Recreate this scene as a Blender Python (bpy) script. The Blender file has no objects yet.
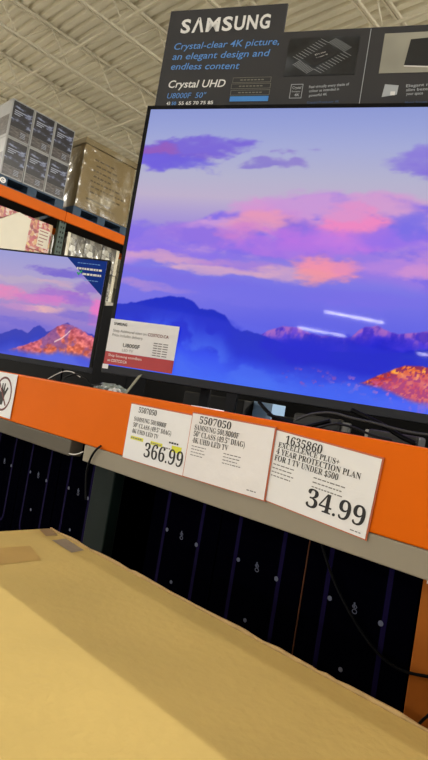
import bpy, bmesh, math, random
import numpy as np
from mathutils import Matrix, Vector
from math import sin, cos, pi, radians, hypot

random.seed(7)
rng = np.random.default_rng(11)
C = bpy.context.scene.collection
SC = bpy.context.scene
CZ = 1.40                      # camera height over the floor; heights below are written relative to the camera

# ------------------------------------------------------------------ camera
cam_d = bpy.data.cameras.new('camera')
cam_d.sensor_fit = 'VERTICAL'; cam_d.sensor_height = 36.0; cam_d.lens = 553.2 / 760 * 36
cam_d.clip_start = 0.02; cam_d.clip_end = 200
cam = bpy.data.objects.new('camera', cam_d); C.objects.link(cam)
cx, cy, fw = (0.72048926, 0.67378997, 0.16401922), (-0.0936846, -0.13977902, 0.98574085), (-0.68710874, 0.72558177, 0.03758554)
cam.matrix_world = Matrix(((cx[0], cy[0], -fw[0], 0), (cx[1], cy[1], -fw[1], 0), (cx[2], cy[2], -fw[2], CZ), (0, 0, 0, 1)))
SC.camera = cam

# ------------------------------------------------------------------ world, exposure
SC.view_settings.view_transform = 'Standard'; SC.view_settings.look = 'None'
SC.view_settings.gamma = 1.0; SC.view_settings.use_curve_mapping = False
SC.view_settings.exposure = 0.0
w = bpy.data.worlds.new('warehouse_air'); SC.world = w; w.use_nodes = True
bg = w.node_tree.nodes['Background']; bg.inputs[0].default_value = (0.95, 0.98, 1.0, 1); bg.inputs[1].default_value = 2.1

# ceiling lamps (linear high-bay fixtures along X): centre x, y, watts
LAMPS = [(6.9, 5.4, 420), (12.6, 9.2, 7500), (-20.0, -4.0, 3000), (-18.0, -14.0, 3500), (-12.0, -30.0, 5000), (-24.0, -32.0, 5000),  # those at negative x are added unseen, to lift ceiling and price cards
         (10.4, -28.8, 620), (10.9, -36.2, 760), (20.9, -37.8, 760)]
LAMP_Z = 6.2

# ------------------------------------------------------------------ helpers
def lin(c):
    c = c / 255.0
    return c / 12.92 if c <= 0.04045 else ((c + 0.055) / 1.055) ** 2.4
def rgb(r, g, b): return (lin(r), lin(g), lin(b), 1)

class MB:
    def __init__(s): s.v = []; s.f = []; s.m = []; s.smooth = []
    def add(s, vs, fs, mi=0, M=None, smooth=False):
        o = len(s.v)
        for p in vs:
            s.v.append(tuple(M @ Vector(p)) if M is not None else tuple(p))
        for f in fs:
            s.f.append([i + o for i in f]); s.m.append(mi); s.smooth.append(smooth)
        return s
    def box(s, a, b, mi=0, bev=0.0, M=None):
        x0, y0, z0 = (min(a[i], b[i]) for i in range(3)); x1, y1, z1 = (max(a[i], b[i]) for i in range(3))
        if bev <= 0:
            vs = [(x0,y0,z0),(x1,y0,z0),(x1,y1,z0),(x0,y1,z0),(x0,y0,z1),(x1,y0,z1),(x1,y1,z1),(x0,y1,z1)]
            fs = [(3,2,1,0),(4,5,6,7),(0,1,5,4),(1,2,6,5),(2,3,7,6),(3,0,4,7)]
            return s.add(vs, fs, mi, M)
        bm = bmesh.new(); bmesh.ops.create_cube(bm, size=1)
        for v in bm.verts:
            v.co = ((x0+x1)/2 + v.co.x*(x1-x0), (y0+y1)/2 + v.co.y*(y1-y0), (z0+z1)/2 + v.co.z*(z1-z0))
        bmesh.ops.bevel(bm, geom=bm.edges[:], offset=bev, segments=2, affect='EDGES', profile=0.5)
        bm.verts.index_update()
        s.add([v.co.copy() for v in bm.verts], [[v.index for v in f.verts] for f in bm.faces], mi, M); bm.free()
        return s
    def prism(s, poly, y0, y1, mi=0, M=None):
        """poly of (x, z) points, extruded along y"""
        n = len(poly)
        vs = [(p[0], y0, p[1]) for p in poly] + [(p[0], y1, p[1]) for p in poly]
        fs = [list(range(n)), list(range(2*n-1, n-1, -1))] + [(i, i+n, (i+1) % n + n, (i+1) % n) for i in range(n)]
        return s.add(vs, fs, mi, M)
    def tube(s, path, r, mi=0, seg=8, steps=6):
        P = [Vector(p) for p in path]
        if len(P) > 2:
            Q = []
            for i in range(len(P)-1):
                p0, p1, p2, p3 = P[max(i-1,0)], P[i], P[i+1], P[min(i+2,len(P)-1)]
                for k in range(steps):
                    t = k/steps
                    Q.append(0.5*((2*p1)+(p2-p0)*t+(2*p0-5*p1+4*p2-p3)*t*t+(3*p1-p0-3*p2+p3)*t**3))
            Q.append(P[-1]); P = Q
        vs, fs = [], []
        nrm = None
        for i, p in enumerate(P):
            d = (P[min(i+1,len(P)-1)] - P[max(i-1,0)]).normalized()
            if nrm is None:
                nrm = d.orthogonal().normalized()
            else:
                nrm = (nrm - d*nrm.dot(d)).normalized()
            b = d.cross(nrm)
            for k in range(seg):
                a = 2*pi*k/seg
                vs.append(p + (nrm*cos(a) + b*sin(a))*r)
        for i in range(len(P)-1):
            for k in range(seg):
                fs.append((i*seg+k, i*seg+(k+1) % seg, (i+1)*seg+(k+1) % seg, (i+1)*seg+k))
        fs.append(list(range(seg))[::-1]); fs.append([(len(P)-1)*seg+k for k in range(seg)])
        return s.add(vs, fs, mi, None, True)
    def disc(s, x, z, r, y=0, t=0.0006, mi=0, n=16, rz=None):
        return s.prism([(x + r*cos(2*pi*k/n), z + (rz or r)*sin(2*pi*k/n)) for k in range(n)], y - t, y, mi)
    def ring(s, x, z, rx, rz, w, y=0, t=0.0006, mi=0, n=32):
        vs, fs = [], []
        for k in range(n):
            c, d = cos(2*pi*k/n), sin(2*pi*k/n)
            vs += [(x+rx*c, y-t, z+rz*d), (x+(rx-w)*c, y-t, z+(rz-w)*d), (x+rx*c, y, z+rz*d), (x+(rx-w)*c, y, z+(rz-w)*d)]
        for k in range(n):
            a, b = 4*k, 4*((k+1) % n)
            fs += [(a, b, b+1, a+1), (a, a+2, b+2, b), (a+1, b+1, b+3, a+3)]
        return s.add(vs, fs, mi)
    def frame(s, x0, z0, x1, z1, w, y=0, t=0.0006, mi=0):
        s.box((x0, y-t, z0), (x1, y, z0+w), mi); s.box((x0, y-t, z1-w), (x1, y, z1), mi)
        s.box((x0, y-t, z0+w), (x0+w, y, z1-w), mi); s.box((x1-w, y-t, z0+w), (x1, y, z1-w), mi)
        return s
    def text(s, body, x, z, h, wd=None, y=0, mi=0, bold=0.0, shear=0.0, serif=False, ang=0.0):
        vs, fs = glyphs(body, bold, shear, serif)
        if not vs: return s
        mx = max(p[0] for p in vs); mn = min(p[0] for p in vs)
        k = h / 0.70
        kx = k if wd is None else wd / (mx - mn)
        ca, sa = cos(ang), sin(ang)
        out = []
        for p in vs:
            a, b = (p[0]-mn)*kx, p[1]*k
            out.append((x + a*ca - b*sa, y, z + a*sa + b*ca))
        return s.add(out, fs, mi)
    def build(s, name, mats, parent=None, M=None):
        me = bpy.data.meshes.new(name)
        me.from_pydata(s.v, [], s.f); me.update()
        for m in (mats if isinstance(mats, (list, tuple)) else [mats]): me.materials.append(m)
        me.polygons.foreach_set('material_index', s.m)
        me.polygons.foreach_set('use_smooth', s.smooth)
        o = bpy.data.objects.new(name, me); C.objects.link(o)
        if parent: o.parent = parent
        if M is not None: o.matrix_world = M
        return o

_gl = {}
def glyphs(body, bold, shear, serif, space=1.0):
    if bold > 0.03: space = 1.2
    key = (body, bold, shear, serif)
    if key in _gl: return _gl[key]
    t = body
    if serif:
        t = ''.join(chr(0x1D7CE + ord(c) - 48) if c.isdigit() else chr(0x1D400 + ord(c) - 65) if 'A' <= c <= 'Z' else c for c in body)
    cu = bpy.data.curves.new('glyph', 'FONT'); cu.body = t; cu.offset = bold; cu.shear = shear; cu.space_character = space; cu.resolution_u = 3
    ob = bpy.data.objects.new('glyph', cu); C.objects.link(ob)
    bpy.context.view_layer.update()
    me = bpy.data.meshes.new_from_object(ob.evaluated_get(bpy.context.evaluated_depsgraph_get()))
    vs = [tuple(v.co) for v in me.vertices]; fs = [list(p.vertices) for p in me.polygons]
    bpy.data.objects.remove(ob); bpy.data.curves.remove(cu); bpy.data.meshes.remove(me)
    _gl[key] = (vs, fs)
    return vs, fs

def tag(o, label=None, cat=None, group=None, kind=None):
    if label: o['label'] = label
    if cat: o['category'] = cat
    if group: o['group'] = group
    if kind: o['kind'] = kind
    return o
def thing(name, label, cat, loc, rz=0.0, group=None, ry=0.0):
    o = bpy.data.objects.new(name, None); C.objects.link(o); o.empty_display_size = 0.05
    o.location = (loc[0], loc[1], loc[2] + CZ); o.rotation_euler = (0, ry, rz)
    return tag(o, label, cat, group)
def up(pts): return [(p[0], p[1], p[2] + CZ) for p in pts]
def copy_tree(o, parent=None):
    c = o.copy(); C.objects.link(c)
    if parent: c.parent = parent
    for ch in list(o.children): copy_tree(ch, c)
    return c

# ------------------------------------------------------------------ materials
def mat(name, col, rough=0.6, metal=0.0, var=0.0, scale=8.0, bump=0.0, bscale=40.0, spec=0.5, stretch=None, alpha=None):
    m = bpy.data.materials.new(name); m.use_nodes = True
    nt = m.node_tree; b = nt.nodes['Principled BSDF']
    c = rgb(*col)
    b.inputs['Base Color'].default_value = c; b.inputs['Roughness'].default_value = rough; b.inputs['Metallic'].default_value = metal
    b.inputs['Specular IOR Level'].default_value = spec
    tc = nt.nodes.new('ShaderNodeTexCoord'); mp = nt.nodes.new('ShaderNodeMapping')
    nt.links.new(tc.outputs['Object'], mp.inputs[0])
    if stretch: mp.inputs['Scale'].default_value = stretch
    if var > 0:
        n = nt.nodes.new('ShaderNodeTexNoise'); n.inputs['Scale'].default_value = scale; n.inputs['Detail'].default_value = 6
        nt.links.new(mp.outputs[0], n.inputs['Vector'])
        r = nt.nodes.new('ShaderNodeValToRGB')
        r.color_ramp.elements[0].position = 0.25; r.color_ramp.elements[1].position = 0.75
        r.color_ramp.elements[0].color = tuple(x*(1-var) for x in c[:3]) + (1,)
        r.color_ramp.elements[1].color = tuple(min(1, x*(1+var)) for x in c[:3]) + (1,)
        nt.links.new(n.outputs['Fac'], r.inputs[0]); nt.links.new(r.outputs[0], b.inputs['Base Color'])
    if bump > 0:
        n2 = nt.nodes.new('ShaderNodeTexNoise'); n2.inputs['Scale'].default_value = bscale; n2.inputs['Detail'].default_value = 4
        nt.links.new(mp.outputs[0], n2.inputs['Vector'])
        bp = nt.nodes.new('ShaderNodeBump'); bp.inputs['Strength'].default_value = bump; bp.inputs['Distance'].default_value = 0.01
        nt.links.new(n2.outputs['Fac'], bp.inputs['Height']); nt.links.new(bp.outputs[0], b.inputs['Normal'])
    return m

def print_mat(name, cols, scale, rough=0.35, stretch=(1, 1, 1), kind='noise', detail=3.0):
    """a blotchy printed surface: colour ramp over noise or voronoi cells"""
    m = bpy.data.materials.new(name); m.use_nodes = True; nt = m.node_tree; b = nt.nodes['Principled BSDF']
    b.inputs['Roughness'].default_value = rough
    tc = nt.nodes.new('ShaderNodeTexCoord'); mp = nt.nodes.new('ShaderNodeMapping'); mp.inputs['Scale'].default_value = stretch
    nt.links.new(tc.outputs['Object'], mp.inputs[0])
    r = nt.nodes.new('ShaderNodeValToRGB'); el = r.color_ramp.elements
    if kind == 'noise':
        n = nt.nodes.new('ShaderNodeTexNoise'); n.inputs['Scale'].default_value = scale; n.inputs['Detail'].default_value = detail
        nt.links.new(mp.outputs[0], n.inputs['Vector']); nt.links.new(n.outputs['Fac'], r.inputs[0])
    else:
        n = nt.nodes.new('ShaderNodeTexVoronoi'); n.inputs['Scale'].default_value = scale
        nt.links.new(mp.outputs[0], n.inputs['Vector'])
        sp = nt.nodes.new('ShaderNodeSeparateColor'); nt.links.new(n.outputs['Color'], sp.inputs[0]); nt.links.new(sp.outputs[0], r.inputs[0])
    while len(el) < len(cols): el.new(0.5)
    for i, (p, c) in enumerate(cols):
        el[i].position = p; el[i].color = rgb(*c)
    nt.links.new(r.outputs[0], b.inputs['Base Color'])
    return m

def film_mat(name, fac=0.35, bscale=14):
    m = bpy.data.materials.new(name); m.use_nodes = True; nt = m.node_tree
    nt.nodes.remove(nt.nodes['Principled BSDF']); out = nt.nodes['Material Output']
    t = nt.nodes.new('ShaderNodeBsdfTransparent'); t.inputs[0].default_value = (0.93, 0.93, 0.9, 1)
    g = nt.nodes.new('ShaderNodeBsdfGlossy'); g.inputs['Roughness'].default_value = 0.16; g.inputs[0].default_value = (1, 1, 1, 1)
    mx = nt.nodes.new('ShaderNodeMixShader')
    pn = nt.nodes.new('ShaderNodeTexNoise'); pn.inputs['Scale'].default_value = bscale*0.55; pr_ = nt.nodes.new('ShaderNodeMapRange')
    pr_.inputs['From Min'].default_value = 0.5; pr_.inputs['From Max'].default_value = 0.78; pr_.inputs['To Min'].default_value = fac*0.10; pr_.inputs['To Max'].default_value = fac
    n = nt.nodes.new('ShaderNodeTexNoise'); n.inputs['Scale'].default_value = bscale; n.inputs['Detail'].default_value = 3
    tc = nt.nodes.new('ShaderNodeTexCoord'); nt.links.new(tc.outputs['Object'], n.inputs['Vector'])
    nt.links.new(tc.outputs['Object'], pn.inputs['Vector']); nt.links.new(pn.outputs['Fac'], pr_.inputs['Value']); nt.links.new(pr_.outputs[0], mx.inputs[0])
    bp = nt.nodes.new('ShaderNodeBump'); bp.inputs['Strength'].default_value = 0.5; bp.inputs['Distance'].default_value = 0.05
    nt.links.new(n.outputs['Fac'], bp.inputs['Height']); nt.links.new(bp.outputs[0], g.inputs['Normal'])
    nt.links.new(t.outputs[0], mx.inputs[1]); nt.links.new(g.outputs[0], mx.inputs[2]); nt.links.new(mx.outputs[0], out.inputs[0])
    return m

def screen_mat(name):
    m = bpy.data.materials.new(name); m.use_nodes = True; nt = m.node_tree; b = nt.nodes['Principled BSDF']
    b.inputs['Base Color'].default_value = (0.004, 0.004, 0.004, 1); b.inputs['Roughness'].default_value = 0.035
    b.inputs['Specular IOR Level'].default_value = 0.10
    a = nt.nodes.new('ShaderNodeAttribute'); a.attribute_name = 'picture'
    nt.links.new(a.outputs['Color'], b.inputs['Emission Color']); b.inputs['Emission Strength'].default_value = 1.0
    return m

def emit_mat(name, col, s):
    m = bpy.data.materials.new(name); m.use_nodes = True; b = m.node_tree.nodes['Principled BSDF']
    b.inputs['Emission Color'].default_value = col; b.inputs['Emission Strength'].default_value = s
    return m

M_ceil = mat('painted_deck', (226, 219, 196), 0.7, 0, 0.10, 0.6)
M_joist = mat('painted_steel', (216, 208, 184), 0.6, 0, 0.06, 2)
M_floor = mat('polished_concrete', (150, 146, 138), 0.35, 0, 0.12, 1.2)
M_wall = mat('wall_panel', (150, 143, 125), 0.8, 0, 0.06, 0.5)
M_orange = mat('orange_enamel', (222, 102, 6), 0.5, 0, 0.05, 5, spec=0.06)
M_rackorange = mat('rack_orange_enamel', (212, 98, 14), 0.5, 0, 0.08, 3, spec=0.1)
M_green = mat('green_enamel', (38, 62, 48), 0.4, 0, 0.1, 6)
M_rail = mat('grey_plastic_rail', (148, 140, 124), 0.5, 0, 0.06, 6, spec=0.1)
M_dark = mat('dark_wire_deck', (16, 15, 14), 0.7, spec=0.08)
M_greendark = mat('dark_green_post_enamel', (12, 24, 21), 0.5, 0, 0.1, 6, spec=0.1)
M_railshade = mat('grey_rail_painted_falloff', (92, 86, 76), 0.5, 0, 0.06, 6, spec=0.1)  # rail grey darkened to stand in for light fading leftward
M_black = mat('black_plastic', (10, 10, 11), 0.4, spec=0.15)
M_black2 = mat('satin_black_plastic', (22, 22, 24), 0.5, spec=0.15)
M_adapter = mat('grey_black_plastic', (58, 58, 58), 0.5, spec=0.2)
M_bezel = mat('dark_grey_bezel', (38, 38, 42), 0.4, spec=0.2)
M_cable = mat('black_rubber', (8, 8, 9), 0.55, spec=0.08)
M_card = mat('brown_cardboard', (203, 177, 104), 0.78, 0, 0.07, 9, 0.12, 90)
M_cardedge = mat('torn_cardboard_edge', (190, 160, 110), 0.9, 0, 0.2, 60)
M_cardpatch = mat('darker_tan_patch', (190, 158, 90), 0.6, 0, 0.06, 12)
M_tan = mat('tan_carton', (132, 112, 74), 0.7, 0, 0.10, 4)
M_tanlid = mat('tan_cap_tray', (128, 112, 80), 0.7, 0, 0.10, 6)
M_redbrown = mat('red_brown_carton', (160, 90, 30), 0.7, 0, 0.12, 5, spec=0.1)
M_boxblack = mat('gloss_black_carton', (2, 2, 7), 0.8, 0, 0.15, 6, spec=0.0)
M_violet = mat('violet_ink', (18, 12, 46), 0.6, spec=0.02)
M_greydot = mat('grey_ink', (92, 96, 116), 0.7, spec=0.1)
M_paper = mat('white_card', (230, 229, 230), 0.55, 0, 0.02, 20, spec=0.2)
M_sleeve = mat('clear_sleeve', (228, 224, 224), 0.16, 0, 0.03, 14, 0.25, 22)
M_sleeverim = mat('orange_tinted_sleeve_rim', (186, 92, 52), 0.4)
M_ink = mat('black_ink', (32, 30, 32), 0.7)
M_greyink = mat('faded_grey_ink', (120, 116, 116), 0.7)
M_yellow = mat('highlighter_yellow', (214, 214, 40), 0.6)
M_red = mat('red_print', (176, 44, 46), 0.45)
M_darkred = mat('dark_red_ink', (112, 34, 36), 0.6)
M_white = mat('white_print', (232, 230, 226), 0.5)
M_blueprint = mat('blue_print', (96, 152, 222), 0.5)
M_navy = mat('navy_sticker', (6, 50, 146), 0.45, 0, 0.06, 6, spec=0.08)
M_teal = mat('green_tick', (30, 170, 110), 0.5)
M_banner = mat('charcoal_sign_board', (64, 63, 64), 0.6, 0, 0.05, 3, spec=0.15)
M_bannerdark = mat('near_black_print', (28, 28, 30), 0.5)
M_pillblue = mat('sky_blue_print', (70, 140, 215), 0.5)
M_silver = mat('silver_print', (176, 180, 184), 0.45)
M_glowgrey = print_mat('chip_photo_print', [(0.35, (16, 16, 18)), (0.55, (40, 42, 46)), (0.75, (70, 74, 80))], 16)
M_roomprint = print_mat('room_photo_print', [(0.3, (132, 130, 120)), (0.6, (176, 172, 156)), (0.8, (200, 196, 180))], 4)
M_pallet = mat('blue_pallet_wood', (52, 72, 92), 0.75, 0, 0.25, 6)
M_whitebox = mat('white_carton', (224, 216, 196), 0.6, 0, 0.04, 5)
M_aboxside = mat('pale_grey_carton', (150, 150, 148), 0.4, 0, 0.08, 6)
M_appl = print_mat('appliance_photo_print', [(0.30, (8, 8, 14)), (0.50, (18, 17, 26)), (0.57, (48, 48, 66)), (0.64, (120, 130, 160)), (0.74, (180, 190, 206))], 6, 0.3, (1, 1.0, 2.2))
M_appl2 = print_mat('appliance_specs_print', [(0.30, (40, 36, 36)), (0.5, (74, 68, 66)), (0.65, (98, 92, 90)), (0.8, (150, 146, 144))], 12, 0.3, (1, 1, 4))
M_fruit = print_mat('fruit_photo_print', [(0.0, (140, 34, 44)), (0.25, (190, 84, 92)), (0.45, (214, 160, 96)), (0.65, (220, 200, 186)), (0.85, (170, 54, 54)), (1.0, (226, 196, 130))], 24, 0.35, (1, 1, 1), 'voronoi')
M_bottles = print_mat('bundled_bottle_pattern', [(0.0, (70, 66, 62)), (0.35, (98, 94, 88)), (0.62, (128, 124, 116)), (0.88, (176, 172, 164)), (1.0, (226, 224, 216))], 13, 0.3, (1, 1, 1), 'voronoi')
M_greyblue = mat('grey_blue_print', (150, 156, 172), 0.5)
M_brownink = mat('brown_ink', (84, 68, 46), 0.7)
M_film = film_mat('stretch_film', 0.48, 5)
M_film2 = film_mat('tight_stretch_film', 0.22, 9)
M_paleblue = mat('pale_blue_card', (140, 172, 205), 0.5)
M_strap = mat('olive_grey_strap', (140, 140, 118), 0.5)
M_bagfilm = mat('crumpled_clear_bag', (128, 136, 132), 0.25, 0, 0.2, 30, 0.6, 40)
M_wire = mat('white_wire', (210, 206, 200), 0.5)
M_screen = screen_mat('lit_panel')
M_lampbody = mat('white_enamel_lamp_body', (220, 220, 215), 0.5)
M_tubelit = emit_mat('lit_lamp_tube', (1, 0.95, 0.86, 1), 26)

# ------------------------------------------------------------------ structure
FL = -CZ
def struct(name, mb, m): return tag(mb.build(name, m), kind='structure')
b = MB(); b.box((-34, -45, -0.2), (26, 30, 0.0)); struct('floor', b, M_floor)
# fluted steel roof deck, flutes along X
b = MB(); prof = []; y = -45.0; pitch = 0.215; zc = 7.0 + CZ
while y < 30:
    prof += [(y, zc), (y + 0.11, zc), (y + 0.13, zc + 0.07), (y + 0.195, zc + 0.07)]; y += pitch
vs = [(-34, p[0], p[1]) for p in prof] + [(26, p[0], p[1]) for p in prof]; n = len(prof)
b.add(vs, [(i, i+1, i+1+n, i+n) for i in range(n-1)]); struct('ceiling', b, M_ceil)
b = MB(); b.box((-34.2, -45, 0), (-34, 30, 8.6)); struct('wall_left', b, M_wall)
b = MB(); b.box((-34, 30, 0), (26, 30.2, 8.6)); struct('wall_back', b, M_wall)

def joist(x):
    o = bpy.data.objects.new('ceiling_joist', None); C.objects.link(o); o.location = (x, 0, CZ); o['kind'] = 'structure'
    return o
jt = MB(); jt.box((-0.055, -20, 6.93), (-0.012, 29.9, 6.985)); jt.box((0.012, -20, 6.93), (0.055, 29.9, 6.985))
jb = MB(); jb.box((-0.048, -19, 6.37), (-0.012, 29, 6.415)); jb.box((0.012, -19, 6.37), (0.048, 29, 6.415))
jw = MB(); yy = -18.6
while yy < 28:
    jw.tube([(0, yy, 6.40), (0, yy+0.52, 6.94)], 0.017, 0, 6); jw.tube([(0, yy+0.56, 6.94), (0, yy+1.06, 6.40)], 0.017, 0, 6)
    yy += 1.15
j0 = joist(-10.8)
jt.build('top_chord', M_joist, j0); jb.build('bottom_chord', M_joist, j0); jw.build('web_bars', M_joist, j0)
for k in range(-10, 4):
    if k == 0: continue
    j = copy_tree(j0); j.location.x = -10.8 + 2.0*k
bridge = MB(); bridge.box((-33.9, -0.022, -0.022), (0, 0.022, 0.022))
for i, (yb, zb) in enumerate([(5.2, 6.45), (7.6, 6.45), (6.4, 6.89), (11.0, 6.45), (15.0, 6.45)]):
    o = bridge.build('ceiling_bridging_beam', M_joist); o.location = (0, yb, zb + CZ); o['kind'] = 'structure'

# ------------------------------------------------------------------ ceiling lamps (all behind or beside the viewer, some added to brighten the hall)
def lamp(x, y, watts):
    t = thing('linear_ceiling_lamp', 'unseen linear warehouse lamp hanging below the roof joists', 'lamp', (x, y, LAMP_Z), group='linear warehouse lamps')
    MB().box((-1.83, -0.16, 0.02), (1.83, 0.16, 0.10), 0, 0.01).build('housing', M_lampbody, t)
    MB().box((-1.80, -0.05, -0.03), (1.80, 0.05, 0.015), 0, 0.01).build('lit_tube', M_tubelit, t)
    MB().tube([(-1.5, 0, 0.1), (-1.5, 0, 0.2)], 0.006).build('hanger', M_lampbody, t)
    MB().tube([(1.5, 0, 0.1), (1.5, 0, 0.2)], 0.006).build('hanger', M_lampbody, t)
    ld = bpy.data.lights.new('lamp_light', 'AREA'); ld.shape = 'RECTANGLE'; ld.size = 3.6; ld.size_y = 0.16
    ld.energy = watts; ld.color = (1.0, 0.955, 0.88)
    lo = bpy.data.objects.new('lamp_light', ld); C.objects.link(lo); lo.parent = t; lo.location = (0, 0, -0.045)
for a in LAMPS: lamp(*a)

# ------------------------------------------------------------------ screen pictures
TBL = rng.random((256, 256))
def vnoise(x, y):
    xi, yi = np.floor(x).astype(int), np.floor(y).astype(int); fx, fy = x - xi, y - yi
    fx = fx*fx*(3-2*fx); fy = fy*fy*(3-2*fy)
    g = lambda a, b: TBL[a % 256, b % 256]
    return (g(xi, yi)*(1-fx) + g(xi+1, yi)*fx)*(1-fy) + (g(xi, yi+1)*(1-fx) + g(xi+1, yi+1)*fx)*fy
def fbm(x, y, o=5):
    s = 0; a = 0.5
    for i in range(o): s = s + a*vnoise(x*2**i + 17*i, y*2**i + 31*i); a *= 0.5
    return s
def sm(a, b, x):
    t = np.clip((x-a)/(b-a), 0, 1); return t*t*(3-2*t)
def lay(img, col, a):
    img += (np.array(col, float) - img) * np.clip(a, 0, 1)[..., None]
def blobs(img, X, Y, L, warp, fx, fy, soft=1.0):
    wx = (fbm(X*fx, Y*fy) - 0.48)*warp; wy = (fbm(X*fx+50, Y*fy+9) - 0.48)*warp*0.7
    nz = fbm(X*fx*1.7+7, Y*fy*2.2); ed = fbm(X*fx*5+3, Y*fy*6, 4) - 0.48
    for (u, v, ru, rv, r, g, b_, al) in L:
        d = ((X+wx-u)/ru)**2 + ((Y+wy-v)/rv)**2
        lay(img, (r, g, b_), al*(1-sm(0.15, 1.3*soft, d + ed*1.1))*(0.72+0.6*nz))
def ridge(L, X, amp=0.004, f=60):
    us = [p[0] for p in L]; vs = [p[1] for p in L]
    return np.interp(X, us, vs) + (fbm(X*f, X*0+3.3, 4)-0.48)*amp*2

def paint_big(X, Y):
    img = np.zeros(X.shape + (3,))
    st = [(0.02, (62, 88, 232)), (0.13, (86, 92, 228)), (0.19, (104, 104, 228)), (0.26, (128, 120, 228)), (0.34, (150, 132, 218)), (0.43, (190, 176, 204)),
          (0.48, (180, 178, 206)), (0.55, (164, 170, 214)), (0.60, (150, 160, 214)), (0.64, (140, 152, 210))]
    for k in range(3): img[..., k] = np.interp(Y, [s[0] for s in st], [s[1][k] for s in st])
    # high clouds
    blobs(img, X, Y, [(0.0647, 0.5325, 0.1518, 0.0345, 122, 92, 206, 1.1), (0.1504, 0.5457, 0.138, 0.0253, 122, 104, 214, 1.0), (0.0509, 0.5371, 0.0736, 0.0207, 150, 92, 186, 0.8), (0.0822, 0.5063, 0.138, 0.0184, 108, 96, 220, 0.9), (0.0187, 0.5, 0.092, 0.0184, 112, 96, 220, 0.9), (0.3547, 0.5148, 0.069, 0.0103, 146, 132, 206, 0.9), (0.326, 0.5119, 0.0506, 0.008, 138, 126, 206, 0.8), (0.6408, 0.5295, 0.0782, 0.0276, 140, 126, 216, 0.9), (0.7082, 0.5166, 0.092, 0.0322, 134, 116, 216, 0.8)], 0.10, 9, 22)
    # the broad cloud bank
    top = ridge([(-0.0377, 0.3339), (0.0061, 0.3294), (0.0598, 0.3496), (0.1449, 0.3688), (0.1909, 0.3853), (0.2364, 0.3993), (0.2808, 0.4129), (0.3258, 0.4172), (0.3567, 0.4343), (0.3881, 0.4445), (0.4407, 0.4532), (0.4818, 0.4591), (0.5081, 0.4494), (0.5291, 0.446), (0.5532, 0.4597), (0.5871, 0.4589), (0.6138, 0.4496), (0.6602, 0.433), (0.7538, 0.4474), (0.8929, 0.4344)], X, 0.016, 14)
    bot = ridge([(-0.0237, 0.2618), (0.0721, 0.2837), (0.1951, 0.2931), (0.3356, 0.2905), (0.4679, 0.2796), (0.5914, 0.2694), (0.6849, 0.2577), (0.9139, 0.2648)], X, 0.02, 8)
    band = sm(0, 0.012, top - Y)*sm(-0.01, 0.02, Y - bot)
    lay(img, (150, 120, 226), band*0.95)
    tex = fbm(X*16, Y*30, 5)
    lay(img, (196, 150, 218), band*sm(0.44, 0.60, tex)*sm(0.16, 0.03, top-Y))
    lay(img, (124, 106, 230), band*sm(0.50, 0.40, tex)*0.7)
    blobs(img, X, Y, [(0.0642, 0.326, 0.138, 0.0322, 132, 110, 230, 0.8), (0.1854, 0.3479, 0.115, 0.0276, 150, 114, 224, 0.7), (0.3507, 0.4028, 0.1058, 0.0345, 214, 148, 210, 0.9), (0.4451, 0.425, 0.1196, 0.0299, 200, 152, 214, 0.9), (0.5773, 0.4312, 0.092, 0.0322, 208, 156, 208, 0.95), (0.3261, 0.3746, 0.092, 0.0276, 228, 152, 186, 0.9), (0.2793, 0.3538, 0.069, 0.0207, 205, 128, 208, 0.7), (0.4122, 0.3621, 0.0552, 0.0322, 132, 104, 226, 0.85), (0.5232, 0.3903, 0.092, 0.0368, 236, 136, 194, 1.05), (0.4997, 0.4104, 0.069, 0.0184, 214, 150, 206, 0.7), (0.4774, 0.3533, 0.138, 0.0276, 196, 118, 226, 0.75), (0.6065, 0.366, 0.092, 0.0276, 150, 112, 232, 0.8), (0.6415, 0.3909, 0.046, 0.0322, 120, 110, 228, 0.8), (0.3739, 0.3288, 0.161, 0.0184, 176, 116, 226, 0.7), (0.1081, 0.2959, 0.184, 0.0161, 140, 112, 232, 0.7)], 0.07, 9, 16)
    # strips under it
    blobs(img, X, Y, [(0.1231, 0.2829, 0.161, 0.0115, 208, 158, 200, 0.85), (0.0791, 0.2463, 0.161, 0.0115, 130, 112, 224, 0.7), (0.2361, 0.2643, 0.138, 0.0115, 222, 172, 196, 0.8), (0.0852, 0.2138, 0.115, 0.0115, 196, 146, 206, 0.7), (0.2914, 0.2824, 0.115, 0.0138, 180, 130, 214, 0.6), (0.3946, 0.2689, 0.0782, 0.0184, 214, 166, 196, 0.8), (0.4769, 0.2889, 0.0782, 0.0322, 240, 146, 172, 0.95), (0.5171, 0.2965, 0.0414, 0.023, 226, 140, 186, 0.7), (0.4526, 0.2696, 0.0506, 0.0184, 238, 150, 164, 0.8), (0.6256, 0.3012, 0.1012, 0.0207, 186, 134, 220, 0.7), (0.6743, 0.2931, 0.0598, 0.0184, 206, 144, 210, 0.8), (0.7702, 0.3251, 0.138, 0.0276, 200, 140, 212, 0.7), (0.2055, 0.2342, 0.138, 0.0161, 122, 108, 226, 0.7), (0.348, 0.2163, 0.276, 0.0207, 116, 110, 230, 0.6), (0.5572, 0.2328, 0.161, 0.0184, 124, 110, 230, 0.6)], 0.05, 10, 26)
    lay(img, (112, 108, 228), 0.55*sm(0.03, 0, abs(Y - 0.235))*fbm(X*6, Y*30))
    # mountains
    lay(img, (150, 132, 226), 0.35*sm(0.06, 0.0, abs(Y-0.185))*sm(0.5, 0.0, X))
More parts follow.
